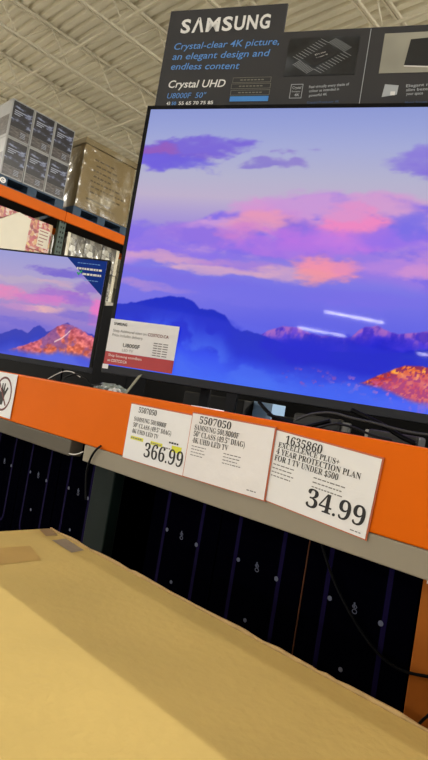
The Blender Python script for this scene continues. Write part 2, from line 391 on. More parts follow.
    r2 = ridge([(-0.0194, 0.074), (0.3294, 0.126), (0.3657, 0.137), (0.3816, 0.1476), (0.4081, 0.1594), (0.4447, 0.1593), (0.4671, 0.1513), (0.4927, 0.148), (0.5193, 0.1491), (0.5532, 0.1533), (0.5631, 0.1669), (0.5775, 0.1769), (0.6004, 0.1816), (0.6232, 0.172), (0.6446, 0.1705), (0.6958, 0.1806), (0.7341, 0.195), (0.823, 0.19), (0.9208, 0.2092)], X, 0.003, 90)
    m = sm(0, 0.004, r2 - Y)
    dz = np.clip((r2 - Y)/0.10, 0, 1)
    far = np.stack([np.interp(dz, [0, .25, .6, 1], c) for c in ([132, 78, 36, 36], [84, 54, 44, 70], [210, 214, 226, 240])], -1)
    img += (far - img)*m[..., None]
    lay(img, (178, 108, 190), m*0.75*sm(0.45, 0.0, dz)*sm(0.42, 0.6, fbm(X*90, Y*60)))
    lay(img, (44, 34, 190), m*0.6*sm(0.6, 0.1, dz)*sm(0.5, 0.62, fbm(X*60+40, Y*36+8)))
    r1 = ridge([(-0.0365, 0.1612), (0.0004, 0.165), (0.0316, 0.1682), (0.066, 0.1789), (0.1024, 0.1896), (0.1267, 0.1944), (0.1512, 0.1968), (0.173, 0.1989), (0.1937, 0.1918), (0.2155, 0.1781), (0.2303, 0.1751), (0.2439, 0.1788), (0.2765, 0.1666), (0.2958, 0.1486), (0.3164, 0.1355), (0.3316, 0.1395), (0.366, 0.1348), (0.4295, 0.121), (0.5138, 0.1191), (0.5931, 0.1253), (0.65, 0.1327), (0.7005, 0.1473), (0.9231, 0.1908)], X, 0.004, 70)
    m = sm(0, 0.004, r1 - Y); dz = np.clip((r1 - Y)/0.17, 0, 1)
    near = np.stack([np.interp(dz, [0, .3, .6, 1], c) for c in ([26, 26, 44, 58], [42, 42, 70, 92], [192, 204, 234, 244])], -1)
    img += (near - img)*m[..., None]
    blobs(img, X, Y, [(0.5443, 0.1189, 0.161, 0.0368, 18, 26, 200, 0.85), (0.4507, 0.1216, 0.1012, 0.0276, 24, 28, 204, 0.7), (0.2246, 0.1268, 0.115, 0.046, 22, 36, 206, 0.5), (0.5208, 0.074, 0.1242, 0.023, 34, 44, 206, 0.7), (0.3387, 0.0045, 0.161, 0.0322, 58, 104, 244, 0.8), (0.2228, 0.0025, 0.138, 0.023, 60, 100, 240, 0.7)], 0.08, 9, 12)
    wisp = sm(0.42, 0.66, fbm(X*9+2*fbm(X*7, Y*7), Y*14+fbm(X*12+5, Y*12)*2.5, 5))
    lay(img, (72, 112, 236), 0.62*wisp*m*sm(0.02, 0.09, r1-Y)*sm(0.60, 0.40, X))
    lay(img, (66, 104, 242), 0.5*sm(0.07, 0.02, Y-0.02)*m)
    sp = sm(0.52, 0.66, fbm(X*120, Y*140, 3))
    d = ((X-[(0.4863, 0.0565)][0][0])/0.07)**2 + ((Y-[(0.4863, 0.0565)][0][1])/0.022)**2
    lay(img, (150, 74, 176), 0.7*sp*(1-sm(0.3, 1.2, d)))
    # sunlit foothill
    rt = ridge([(0.5457, 0.0445), (0.5864, 0.0649), (0.615, 0.0833), (0.64, 0.097), (0.6631, 0.1083), (0.683, 0.113), (0.7054, 0.1122), (0.7432, 0.1292), (0.7985, 0.1135), (0.9025, 0.0946)], X, 0.005, 60)
    rb = ridge([(0.5444, 0.0525), (0.5876, 0.0569), (0.6235, 0.0522), (0.6558, 0.041), (0.6871, 0.0321), (0.7174, 0.0271), (0.8096, 0.0307), (0.9071, 0.0581)], X, 0.006, 60)
    m = sm(0, 0.004, rt - Y)*sm(0, 0.012, Y - rb)
    t1, t2 = fbm(X*90, Y*120, 4), fbm(X*200+9, Y*200, 2)
    hill = np.array([226., 100., 40.]) + (t1[..., None]-0.48)*np.array([190, 330, 60.])
    hill = np.where((t2 + 0.5*fbm(X*40, Y*60+3, 3) > 0.60)[..., None], hill, np.array([140., 34., 76.]))
    hk = sm(0.035, 0.0, rt - Y)[..., None]
    hill = hill*(hk*0.6+0.4) + (1-hk)*0.6*np.array([196., 84., 150.])
    img += (hill - img)*m[..., None]
    lay(img, (206, 110, 190), 0.8*sm(0.5, 0.6, fbm(X*130, Y*130, 3))*sm(0.03, 0, abs(Y-rb))*sm(0.50, 0.56, X))
    blobs(img, X, Y, [(0.6763, 0.0164, 0.1012, 0.0207, 78, 100, 244, 0.8), (0.5481, 0.0283, 0.115, 0.023, 64, 100, 240, 0.7)], 0.05, 12, 20)
    return img

def paint_small(X, Y):
    img = np.zeros(X.shape + (3,))
    st = [(0.0, (70, 84, 210)), (0.10, (96, 92, 206)), (0.18, (128, 112, 208)), (0.26, (160, 130, 200)), (0.36, (178, 150, 196)), (0.44, (172, 160, 206)), (0.55, (156, 156, 212))]
    for k in range(3): img[..., k] = np.interp(Y, [s[0] for s in st], [s[1][k] for s in st])
    blobs(img, X, Y, [(0.6646, 0.4791, 0.144, 0.024, 128, 108, 204, 0.9), (0.7662, 0.4698, 0.1344, 0.0192, 120, 104, 206, 0.8), (0.4961, 0.4142, 0.192, 0.0192, 190, 172, 194, 0.6), (0.4417, 0.3406, 0.1152, 0.0432, 222, 134, 186, 0.9), (0.5711, 0.3249, 0.1056, 0.0288, 200, 122, 196, 0.7), (0.7334, 0.3545, 0.1728, 0.0432, 166, 112, 204, 0.85), (0.8754, 0.4115, 0.0768, 0.0384, 140, 110, 206, 0.7), (0.683, 0.3282, 0.1632, 0.0288, 216, 124, 196, 0.7), (0.8355, 0.3366, 0.096, 0.0336, 150, 110, 208, 0.7), (0.6645, 0.2802, 0.1248, 0.0192, 228, 176, 180, 0.85), (0.5235, 0.278, 0.1248, 0.0192, 196, 140, 196, 0.7), (0.9447, 0.3001, 0.0576, 0.0672, 236, 118, 194, 0.9), (0.8601, 0.2645, 0.144, 0.0288, 120, 104, 206, 0.7), (0.5396, 0.1979, 0.192, 0.0288, 116, 104, 208, 0.8), (0.1616, 0.3183, 0.192, 0.048, 210, 130, 190, 0.8), (0.6927, 0.4209, 0.1152, 0.0144, 206, 168, 190, 0.6)], 0.06, 9, 22)
    r1 = ridge([(-0.2817, 0.0475), (0.2095, 0.0919), (0.4396, 0.1229), (0.4816, 0.144), (0.5178, 0.1642), (0.5577, 0.1644), (0.5939, 0.1539), (0.6219, 0.1831), (0.6519, 0.2023), (0.6968, 0.1727), (0.7317, 0.1925), (0.7611, 0.2115), (0.8011, 0.2318), (0.8722, 0.2011), (0.9718, 0.1847)], X, 0.008, 50)
    m = sm(0, 0.006, r1 - Y); dz = np.clip((r1 - Y)/0.14, 0, 1)
    near = np.stack([np.interp(dz, [0, .4, .8, 1], c) for c in ([52, 44, 62, 78], [58, 56, 78, 96], [176, 186, 210, 222])], -1)
    img += (near - img)*m[..., None]
    rt = ridge([(0.3995, 0.0347), (0.4999, 0.0541), (0.5626, 0.0833), (0.6357, 0.1138), (0.6853, 0.1459), (0.7219, 0.1862), (0.7504, 0.2101), (0.7914, 0.2255), (0.8243, 0.2248), (0.8704, 0.2109), (0.9179, 0.1873), (0.9684, 0.1744)], X, 0.008, 50)
    rb = ridge([(0.3974, 0.0448), (0.5009, 0.0491), (0.5706, 0.0436), (0.683, 0.0445), (0.7887, 0.0697), (0.8972, 0.0703), (0.9937, 0.04)], X, 0.01, 40)
    m = sm(0, 0.008, rt - Y)*sm(-0.01, 0.03, Y - rb)
    t1 = fbm(X*60, Y*80, 4)[..., None]
    k = sm(0.0, 0.14, rt - Y)[..., None]
    hill = (1-k)*np.array([204., 96., 116.]) + k*np.array([226., 112., 76.]) + (t1-0.48)*np.array([160, 130, 110.])
    shade = sm(0.44, 0.6, fbm(X*26+4, Y*22, 4))[..., None]
    hill = hill*(1-0.65*shade) + 0.65*shade*np.array([112., 76., 160.])
    img += (hill - img)*m[..., None]
    L = [(0.7451, 0.1238), (0.7842, 0.1493), (0.8071, 0.1724), (0.8202, 0.1892)]
    lay(img, (240, 200, 200), 0.9*sm(0.006, 0.002, abs(Y - np.interp(X, [p[0] for p in L], [p[1] for p in L])))*((X > L[0][0]) & (X < L[-1][0])))
    blobs(img, X, Y, [(0.5181, 0.0208, 0.192, 0.024, 72, 82, 214, 0.8), (0.7962, 0.0308, 0.192, 0.0288, 86, 100, 224, 0.8), (0.9643, 0.0554, 0.0864, 0.0336, 70, 80, 214, 0.7)], 0.05, 10, 20)
    return img

def make_screen(parent, x0, x1, z0, z1, nx, ny, paint):
    gx, gz = np.meshgrid(np.linspace(x0, x1, nx), np.linspace(z0, z1, ny))
    img = np.clip(paint(gx, gz), 0, 255)/255.0
    li = np.where(img <= 0.04045, img/12.92, ((img+0.055)/1.055)**2.4)
    N = nx*ny
    co = np.zeros((N, 3), np.float32); co[:, 0] = gx.ravel(); co[:, 2] = gz.ravel()
    i = (np.arange(ny-1)[:, None]*nx + np.arange(nx-1)[None]).ravel()
    q = np.stack([i, i+1, i+1+nx, i+nx], 1).astype(np.int32)
    me = bpy.data.meshes.new('screen'); me.vertices.add(N); me.vertices.foreach_set('co', co.ravel())
    me.loops.add(q.size); me.loops.foreach_set('vertex_index', q.ravel())
    me.polygons.add(len(q)); me.polygons.foreach_set('loop_start', np.arange(0, q.size, 4, dtype=np.int32))
    me.update(calc_edges=True); me.validate()
    at = me.color_attributes.new('picture', 'FLOAT_COLOR', 'POINT')
    at.data.foreach_set('color', np.concatenate([li.reshape(-1, 3), np.ones((N, 1))], 1).astype(np.float32).ravel())
    me.materials.append(M_screen)
    o = bpy.data.objects.new('screen', me); C.objects.link(o); o.parent = parent
    return o

# ------------------------------------------------------------------ televisions
DECK = -0.035
def television(label, loc, yaw, W, Hh, chin, paint, nx, ny, feet, gap):
    t = thing('flat_screen_tv', label, 'television', loc, yaw, 'televisions on the orange shelf')
    s, tp = 0.009, 0.008
    f = MB(); f.box((0, -0.002, Hh-tp), (W, 0.022, Hh)); f.box((0, -0.002, chin), (s, 0.022, Hh-tp)); f.box((W-s, -0.002, chin), (W, 0.022, Hh-tp))
    f.build('bezel_frame', M_black, t)
    c = MB(); c.box((0, -0.004, 0), (W, 0.022, chin), 0, 0.001); c.build('chin', M_bezel, t)
    make_screen(t, s, W-s, chin, Hh-tp, nx, ny, paint)
    k = MB(); k.box((0.002, 0.0225, 0.003), (W-0.002, 0.034, Hh-0.003)); k.build('back_panel', M_black2, t)
    k = MB(); k.box((W*0.12, 0.0345, 0.02), (W*0.88, 0.066, Hh*0.55), 0, 0.012); k.build('rear_housing', M_black2, t)
    for fx in feet:
        k = MB()
        k.prism([(fx-0.012, 0.01), (fx+0.012, 0.01), (fx+0.010, -gap+0.006), (fx-0.010, -gap+0.006)], 0.004, 0.02)
        k.box((fx-0.011, -0.10, -gap), (fx+0.011, 0.13, -gap+0.008), 0, 0.002)
        k.build('foot', M_black2, t)
    return t

T1 = television('larger lit television showing purple sunset clouds over blue mountains, white and red sticker in corner',
                (-1.0818, 0.7608, 0.024), 0.4412, 1.117, 0.644, 0.0185, paint_big, 520, 300, (0.32, 0.95), 0.024 - DECK)
# price sticker on the lower corner of the screen
st = MB(); st.box((0.004, -0.0062, 0.0502), (0.1775, -0.0050, 0.1275)); s1 = st.build('promo_sticker', M_paper, T1); s1['label'] = 'white and red promotion sticker'
st = MB(); st.box((0.004, -0.0064, 0.0205), (0.1775, -0.0050, 0.0500)); st.build('red_band', M_red, s1)
st = MB(); y0 = -0.0067
st.text('SΛMSUNG', 0.014, 0.1135, 0.0062, 0.034, y0, 0, 0.03); st.build('brand_lettering', [M_ink], s1); st = MB()
st.text('Shop Additional sizes on', 0.014, 0.0975, 0.0066, 0.086, y0, 1); st.text('COSTCO.CA', 0.104, 0.0975, 0.0068, 0.052, y0, 2, 0.02)
st.text('Price includes delivery.', 0.014, 0.0870, 0.0066, 0.080, y0, 1); st.build('offer_lettering', [M_ink, M_greyink, M_darkred], s1); st = MB()
st.text('U8000F', 0.046, 0.0650, 0.0088, 0.043, y0, 0, 0.012); st.text('LED TV', 0.046, 0.0545, 0.0058, 0.028, y0, 1); st.build('model_lettering', [M_ink, M_greyink], s1); st = MB()
for i in range(6): st.box((0.122, y0-0.0002, 0.0545+0.0055*i), (0.132, y0, 0.0565+0.0055*i), 1); st.box((0.134, y0-0.0002, 0.0545+0.0055*i), (0.143, y0, 0.0565+0.0055*i), 1); st.box((0.146, y0-0.0002, 0.0545+0.0055*i), (0.158, y0, 0.0565+0.0055*i), 1)
st.build('small_print', [M_ink, M_greyink], s1); st = MB()
st.text('Shop Samsung soundbars', 0.013, 0.0395, 0.0060, 0.086, y0, 3); st.text('on COSTCO.CA', 0.013, 0.0275, 0.0062, 0.050, y0, 3, 0.01)
st.build('footer_lettering', [M_ink, M_greyink, M_darkred, M_white], s1)
mb = MB(); mb.box((0.0025, -0.0066, 0.0095), (0.0170, -0.0050, 0.0200), 0); mb.build('white_tab', M_paper, T1)

T2 = television('smaller lit television showing an orange sunlit peak, navy triangle sticker in its top corner',
                (-3.1114, 1.0503, 0.0345), 0.528, 0.963, 0.560, 0.027, paint_small, 240, 140, (0.16, 0.80), 0.0345 - DECK)
tri = [(0.7384, 0.5568), (0.9462, 0.5571), (0.951, 0.3805)]
tri = [(tri[0][0], 0.5515), (0.954, 0.5515), (0.954, tri[2][1])]
mb = MB(); mb.prism(tri, -0.0042, -0.0028); cs = mb.build('corner_sticker', M_navy, T2); cs['label'] = 'navy triangular corner sticker'
mb = MB(); yt = -0.0046
for (q, a, b_, hh, mi) in [(0, 0.800, 0.925, 0.004, 0), (1, 0.800, 0.935, 0.010, 1), (2, 0.835, 0.935, 0.010, 1), (3, 0.85, 0.93, 0.004, 0)]:
    z = 0.528 - 0.026*q - (0.004 if q else 0)
    x = a; mb = MB()
    while x < b_ - 0.006:
        wl = random.uniform(0.008, 0.02); mb.box((x, yt-0.0003, z), (min(x+wl, b_), yt, z+hh), mi); x += wl + 0.0035
    mb.build('sticker_lettering', [M_blueprint, M_white], cs)
mb = MB(); z = 0.473
mb.prism([(0.803, z+0.008), (0.809, z+0.013), (0.814, z+0.006), (0.827, z+0.022), (0.833, z+0.017), (0.815, z-0.006)], yt-0.0003, yt); mb.build('tick_mark', M_teal, cs)

# ------------------------------------------------------------------ header sign board above the big television
n_ = Vector((-sin(0.4412), cos(0.4412), 0)); o_ = Vector((-1.0818, 0.7608, 0.024)) + n_*0.075
o2 = Vector((-1.0818, 0.7608, 0.024)) + n_*0.04
B = thing('header_sign', 'charcoal advertising header board with white lettering standing above the larger television', 'sign', (o_.x, o_.y, DECK), 0.4412)
BZ = 0.024 - DECK          # board heights below are over the television's foot line
yb = -0.035                # face of the board in the sign's own frame
p = [(-0.0009, 0.908), (0.2884, 0.9132), (0.2923, 0.8385), (0.6043, 0.8463), (-0.0077, 0.6727)]
xl, xs = p[4][0]+0.003, p[1][0]; ztop, zstep = p[0][1]+0.002, p[2][1]+0.002
mb = MB(); mb.prism([(xl, 0.62+BZ), (1.105, 0.62+BZ), (1.105, zstep+BZ), (xs+0.002, zstep+BZ), (xs+0.002, ztop+BZ), (xl, ztop+BZ)], yb, yb+0.006)
mb.build('board', M_banner, B)
for xx in (0.22, 0.86): mb = MB(); mb.box((xx-0.012, 0.042, 0.006), (xx+0.012, 0.054, 0.80+BZ)); mb.box((xx-0.012, yb+0.0065, 0.67+BZ), (xx+0.012, 0.0415, 0.80+BZ)); mb.box((xx-0.06, 0.0, 0), (xx+0.06, 0.11, 0.0055)); mb.build('support_post', M_black2, B)
def at(pt): return pt[0], pt[1]+BZ
yf = yb - 0.0008
LM = [M_white, M_silver, M_silver]; BM = [M_blueprint, M_pillblue, mat('dim_blue_print', (62, 92, 140), 0.5)]
def sline(mbx, body, a, b_, h, bold=0.0, shear=0.0, mi=0):
    (x0, z0), (x1, z1) = at(a), at(b_)
    mbx.text(body, x0, z0, h, hypot(x1-x0, z1-z0), yf, mi, bold, shear, False, math.atan2(z1-z0, x1-x0))
q = [(0.03, 0.8519), (0.2597, 0.8526), (0.0232, 0.7129), (0.1703, 0.7123), (0.0264, 0.6693), (0.036, 0.6695), (0.0585, 0.6695), (0.1474, 0.6705)]
def one(name, body, a, b_, h, bold=0.0, shear=0.0, mi=0, mats=None):
    mb = MB(); sline(mb, body, a, b_, h, bold, shear, mi); return mb.build(name, mats or LM, B)
mb = MB(); (wx0, wz0), (wx1, wz1) = at(q[0]), at(q[1]); wa = math.atan2(wz1-wz0, wx1-wx0); WL = hypot(wx1-wx0, wz1-wz0); acc = 0.0
for ch, sw in zip('SΛMSUNG', (0.130, 0.158, 0.178, 0.132, 0.136, 0.136, 0.130)):
    mb.text(ch, wx0+acc*WL*cos(wa), wz0+acc*WL*sin(wa), 0.0335, sw*WL*(0.86 if ch == 'Λ' else 0.84), yf, 0, 0.03, 0, False, wa); acc += sw
mb.build('wordmark_lettering', LM, B)
one('series_lettering', 'Crystal UHD', q[2], q[3], 0.0185, 0.012, 0.15)
one('size_lettering', '43', q[4], q[5], 0.008, 0.02); one('size_lettering', '55 65 70 75 85', q[6], q[7], 0.008, 0.02)
q = [(0.0211, 0.8095), (0.285, 0.8111), (0.0212, 0.784), (0.2669, 0.7841), (0.0217, 0.7591), (0.1977, 0.7555), (0.0249, 0.686), (0.1256, 0.6863), (0.04, 0.6693), (0.0519, 0.6696)]
one('tagline_lettering', 'Crystal-clear 4K picture,', q[0], q[1], 0.0165, 0.004, 0.15, 0, BM); one('tagline_lettering', 'an elegant design and', q[2], q[3], 0.0165, 0.004, 0.15, 0, BM)
one('tagline_lettering', 'endless content', q[4], q[5], 0.0165, 0.004, 0.15, 0, BM); one('model_lettering', 'U8000F  50"', q[6], q[7], 0.0135, 0.0, 0.15, 0, BM)
one('size_lettering', '50', q[8], q[9], 0.008, 0.02, 0, 0, BM)
pq = [(0.1873, 0.7224), (0.2801, 0.7331), (0.1861, 0.7076), (0.2814, 0.718), (0.1869, 0.6929), (0.2817, 0.7016), (0.1876, 0.6771), (0.281, 0.6873)]
for i in range(4):
    (x0, z0), (x1, z1) = at(pq[2*i]), at(pq[2*i+1])
    zm = (z0+z1)/2; hh = 0.0062
    if i < 3:
        wl_ = MB(); wl_.frame(x0, zm-hh, x1, zm+hh, 0.0008, yf, 0.0003, 1)
        x = x0 + (x1-x0)*0.2
        while x < x0 + (x1-x0)*0.8: wl_.box((x, yf-0.0003, zm-0.0012), (x+0.006, yf, zm+0.0012), 1); x += 0.0085
        wl_.build('spec_badge', [M_white, mat('dim_badge_print', (126, 124, 112), 0.6), M_silver], B)
    else: mb = MB(); mb.box((x0, yf-0.0003, zm-hh), (x1, yf, zm+hh), 1); mb.build('blue_badge', BM, B)
# chip picture panel and its caption
cq = [(0.3085, 0.8215), (0.4657, 0.8257), (0.4674, 0.7346), (0.3094, 0.7335)]
x0, x1 = (cq[0][0]+cq[3][0])/2, (cq[1][0]+cq[2][0])/2; z0, z1 = (cq[2][1]+cq[3][1])/2+BZ, (cq[0][1]+cq[1][1])/2+BZ
mb = MB(); mb.box((x0, yf-0.0004, z0), (x1, yf+0.0006, z1)); cp = mb.build('chip_picture', M_glowgrey, B)
mb = MB(); cxm, czm = (x0+x1)/2, (z0+z1)/2
def dia(mbx, sx, sz, yy, mi, ox=0, oz=0): mbx.prism([(cxm-sx+ox, czm-0.006+oz), (cxm-0.012+ox, czm-sz+oz), (cxm+sx+ox, czm+0.006+oz), (cxm+0.012+ox, czm+sz+oz)], yy-0.0003, yy, mi)
dia(mb, 0.040, 0.025, yf-0.0012, 0); dia(mb, 0.024, 0.015, yf-0.0016, 1)
A0, A1 = (cxm-0.046, czm-0.009), (cxm-0.012, czm-0.030); D0, D1 = (cxm+0.012, czm+0.030), (cxm+0.048, czm+0.008)
for (pa, pb, dx, dz) in ((A0, A1, -0.016, -0.010), (D0, D1, 0.016, 0.010), (A0, D0, -0.018, 0.010), (A1, D1, 0.018, -0.010)):
    for k in range(11):
        t = k/10; xx, zz = pa[0]+(pb[0]-pa[0])*t, pa[1]+(pb[1]-pa[1])*t
        xe, ze = min(max(xx+dx, x0+.003), x1-.003), min(max(zz+dz, z0+.003), z1-.003)
        mb.prism([(xx-0.0007, zz), (xx+0.0007, zz), (xe+0.0007, ze), (xe-0.0007, ze)], yf-0.0012, yf-0.0009, 2)
mb.text('Crystal', cxm-0.014, czm+0.0005, 0.0035, 0.024, yf-0.0019, 3, 0.02, 0, False, 0.3); mb.text('Processor 4K', cxm-0.010, czm-0.006, 0.0035, 0.026, yf-0.0019, 3, 0.02, 0, False, 0.3)
mb.build('chip_drawing', [M_bannerdark, M_ink, M_silver, M_white], cp)
dv = [(0.488, 0.843), (0.5006, 0.6647)]
mb = MB(); mb.box((dv[0][0]-0.0007, yf-0.0003, 0.64+BZ), (dv[0][0]+0.0007, yf+0.0004, zstep+BZ-0.003)); mb.build('divider_line', M_silver, B)
rq = [(0.5171, 0.8244), (0.5211, 0.7347), (0.6607, 0.8255)]
mb = MB(); xa = (rq[0][0]+rq[1][0])/2; za, zb_ = rq[1][1]+BZ, rq[0][1]+BZ
mb.box((xa, yf-0.0004, za), (xa+0.25, yf+0.0006, zb_)); rp = mb.build('room_picture', M_roomprint, B)
mb = MB(); mb.prism([(xa+0.050, za+0.016), (xa+0.235, za+0.004), (xa+0.235, zb_-0.006), (xa+0.056, zb_-0.016)], yf-0.0012, yf-0.0006, 0)
mb.prism([(xa+0.050, za+0.0135), (xa+0.235, za+0.001), (xa+0.235, za+0.004), (xa+0.050, za+0.016)], yf-0.0013, yf-0.0007, 1)
mb.build('panel_drawing', [M_bannerdark, M_white], rp)
iq = [(0.3295, 0.6816), (0.3575, 0.7149), (0.3716, 0.7045), (0.4595, 0.7096), (0.3731, 0.6952), (0.4394, 0.6988), (0.3748, 0.6847), (0.4147, 0.6873), (0.3728, 0.6689), (0.4437, 0.6708), (0.5361, 0.709), (0.5637, 0.6906), (0.5804, 0.7025), (0.6478, 0.7065), (0.5816, 0.6936), (0.6492, 0.6967), (0.5829, 0.685), (0.6169, 0.6864), (0.5836, 0.666), (0.6531, 0.6687)]
(x0, z0), (x1, z1) = at(iq[0]), at(iq[1])
wl_ = MB(); wl_.frame(x0, z0, x1, z1, 0.0012, yf, 0.0003, 1)
wl_.text('Crystal', x0+0.004, z1-0.011, 0.0062, x1-x0-0.008, yf, 2, 0.01); wl_.text('Processor', x0+0.004, z1-0.019, 0.004, x1-x0-0.008, yf, 2, 0.01); wl_.text('4K', x0+0.011, z0+0.005, 0.0062, 0.012, yf, 2, 0.02); wl_.build('processor_icon', LM, B)
wl_ = MB()
for i, s_ in enumerate(('Feel virtually every shade of', 'colour as intended in', 'powerful 4K')): sline(wl_, s_, iq[2+2*i], iq[3+2*i], 0.0062, 0.01, 0, 2)
wl_.build('caption_lettering', LM, B); wl_ = MB()
for i, s_ in enumerate(('Elegant metal', 'slim bezel that', 'your space')): sline(wl_, s_, iq[12+2*i], iq[13+2*i], 0.0062, 0.01, 0, 2)
wl_.build('caption_lettering', LM, B); wl_ = MB()
one('caption_title', 'Crystal Processor 4K', iq[8], iq[9], 0.0052, 0.0, 0, 2, BM); one('caption_title', 'Metal Stream Design', iq[18], iq[19], 0.0052, 0.0, 0, 2, BM)
(x0, z0), (x1, z1) = at(iq[10]), at(iq[11])
wl_.prism([(x0-0.003, z1-0.009), (x1, z1-0.004), (x1+0.001, z0-0.002), (x0, z0+0.001)], yf-0.0003, yf, 2)
wl_.box(((x0+x1)/2, yf-0.0006, z1-0.0055), (x1-0.004, yf-0.0003, z1+0.003), 0)
wl_.build('slim_panel_icon', LM, B)

# ------------------------------------------------------------------ display shelf
S = thing('display_shelf', 'orange fronted steel shelf with grey price rail carrying the televisions', 'shelf', (-1.0, 0.70, FL))
def sb(name, a, b_, m, bev=0.0): return MB().box((a[0]+1.0, a[1]-0.70, a[2]-FL), (b_[0]+1.0, b_[1]-0.70, b_[2]-FL), 0, bev).build(name, m, S)
sb('front_beam', (-5.2, 0.70, -0.138), (1.0, 0.74, -0.015), M_orange, 0.003)
sb('price_rail', (-5.2, 0.7005, -0.174), (-1.066, 0.735, -0.1385), M_railshade, 0.002)
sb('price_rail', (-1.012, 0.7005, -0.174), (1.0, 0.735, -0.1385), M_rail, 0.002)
mb = MB(); mb.tube([(p_[0]+1.0, p_[1]-0.70, p_[2]-FL) for p_ in [(-1.068, 0.702, -0.1689), (-1.0482, 0.702, -0.167), (-1.0298, 0.702, -0.1618), (-1.0163, 0.702, -0.1548)]], 0.0014); mb.build('wire_clip', M_wire, S)
sb('deck', (-5.2, 0.7405, -0.060), (1.0, 1.85, DECK), M_dark)
sb('added_dark_strip', (-5.2, 1.852, -0.060), (1.0, 1.865, 0.085), M_dark)  # added dark strip, keeps the slot under the televisions black
sb('lower_deck', (-5.2, 0.79, -0.96), (1.0, 1.85, -0.93), M_dark)
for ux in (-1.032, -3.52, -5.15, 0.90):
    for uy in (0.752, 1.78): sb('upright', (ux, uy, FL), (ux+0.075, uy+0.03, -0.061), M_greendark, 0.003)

# ------------------------------------------------------------------ price signs
def sheet(label, x, z, wd, hh, ry=0.0, m=M_paper, name='price_sign', y=0.6975, rim=True):
    t = thing(name, label, 'sign', (x, y, z), 0, 'cards on the orange shelf front', ry)
    MB().box((0, -0.0008, 0), (wd, 0, hh)).build('card', m, t)
    if rim:
        r = MB(); r.box((-0.0022, 0.0002, -0.0016), (wd+0.0022, 0.0016, hh+0.0022)); r.build('sleeve_backing', M_sleeverim, t)
    return t
YT = -0.0012
def dashes(mb, x0, x1, z, h, mi):
    x = x0
    while x < x1 - 0.001:
        wl = random.uniform(0.003, 0.008); mb.box((x, YT-0.0001, z), (min(x+wl, x1), YT, z+h), mi); x += wl + 0.0016
# 366.99
t = sheet('white price card reading 366.99 with yellow highlighter marks', -0.8725, -0.1395, 0.182, 0.1075)
mb = MB(); zz = 0.1395
mb.text('5507050', 0.026, zz-0.046, 0.0105, 0.054, YT, 0, 0.0, 0, True)
mb.text('SAMSUNG 50U8000F', 0.0165, zz-0.0635, 0.0085, 0.096, YT, 0, 0.0, 0, True)
mb.text('50" CLASS (49.5" DIAG)', 0.0165, zz-0.0755, 0.0085, 0.112, YT, 0, 0.0, 0, True)
mb.text('4K UHD LED TV', 0.0165, zz-0.0875, 0.0085, 0.079, YT, 0, 0.0, 0, True)
mb.build('item_lettering', [M_ink, M_greyink], t); mb = MB()
mb.text('366.99', 0.062, zz-0.1265, 0.0270, 0.108, YT, 0, 0.0, 0, True); mb.build('price_lettering', [M_ink], t); mb = MB()
for (a_, b_, z_, h_, i_) in ((0.0165, 0.052, zz-0.0980, 0.0024, 1), (0.078, 0.108, zz-0.0985, 0.0020, 1), (0.127, 0.154, zz-0.0895, 0.0030, 0), (0.112, 0.134, zz-0.1005, 0.0020, 1)):
    mb = MB(); dashes(mb, a_, b_, z_, h_, i_); mb.build('small_print', [M_ink, M_greyink], t)
for (a_, b_, z0_, z1_) in ((0.015, 0.054, 0.1000, 0.0935), (0.076, 0.110, 0.1005, 0.094), (0.136, 0.162, 0.1035, 0.092)):
    mb = MB(); mb.box((a_, -0.0010, zz-z0_), (b_, -0.0008, zz-z1_)); mb.build('highlighter_mark', M_yellow, t)
# plastic sleeved card without a price
t = sheet('white card in a shiny clear sleeve without a price, between 366.99 and 34.99', -0.6935, -0.1385, 0.1815, 0.1115, -0.004, M_sleeve, 'price_sign', 0.6945)
mb = MB(); zz = 0.1385
mb.text('5507050', 0.019, zz-0.0425, 0.0125, 0.074, YT, 0, 0.0, 0, True)
mb.text('SAMSUNG 50U8000F', 0.010, zz-0.0545, 0.0092, 0.103, YT, 0, 0.0, 0, True)
mb.text('50" CLASS (49.5" DIAG)', 0.010, zz-0.0660, 0.0092, 0.118, YT, 0, 0.0, 0, True)
mb.text('4K UHD LED TV', 0.010, zz-0.0775, 0.0092, 0.084, YT, 0, 0.0, 0, True)
mb.build('item_lettering', [M_ink, M_greyink], t); mb = MB()
for i in range(4): dashes(mb, 0.010, 0.045-0.004*(i % 2), zz-0.084-0.0052*i, 0.0014, 1)
mb.build('small_print', [M_ink, M_greyink], t); mb = MB()
for i in range(4): dashes(mb, 0.086, 0.126-0.004*(i % 3), zz-0.084-0.0052*i, 0.0014, 1)
mb.build('small_print', [M_ink, M_greyink], t); mb = MB()
dashes(mb, 0.146, 0.166, zz-0.131, 0.0016, 1); mb.build('small_print', [M_ink, M_greyink], t)
# 34.99
t = sheet('tilted white price card reading 34.99 for a protection plan', -0.5215, -0.1365, 0.1815, 0.1085, 0.062)
mb = MB(); zz = 0.1085
mb.text('1635860', 0.0245, zz-0.0160, 0.0125, 0.066, YT, 0, 0.0, 0, True)
mb.text('EXCELLENCE PLUS+', 0.0135, zz-0.0240, 0.0082, 0.108, YT, 0, 0.0, 0, True)
mb.text('4 YEAR PROTECTION PLAN', 0.0125, zz-0.0345, 0.0088, 0.145, YT, 0, 0.0, 0, True)
mb.text('FOR 1 TV UNDER $500', 0.0115, zz-0.0450, 0.0088, 0.113, YT, 0, 0.0, 0, True)
mb.build('item_lettering', [M_ink, M_greyink], t); mb = MB()
for i in range(4): dashes(mb, 0.0115, 0.052-0.004*(i % 2), zz-0.0515-0.0058*i, 0.0015, 1)
mb.build('small_print', [M_ink, M_greyink], t); mb = MB()
for i in range(3): dashes(mb, 0.086, 0.138-0.004*(i % 2), zz-0.0525-0.0066*i, 0.0016, 1)
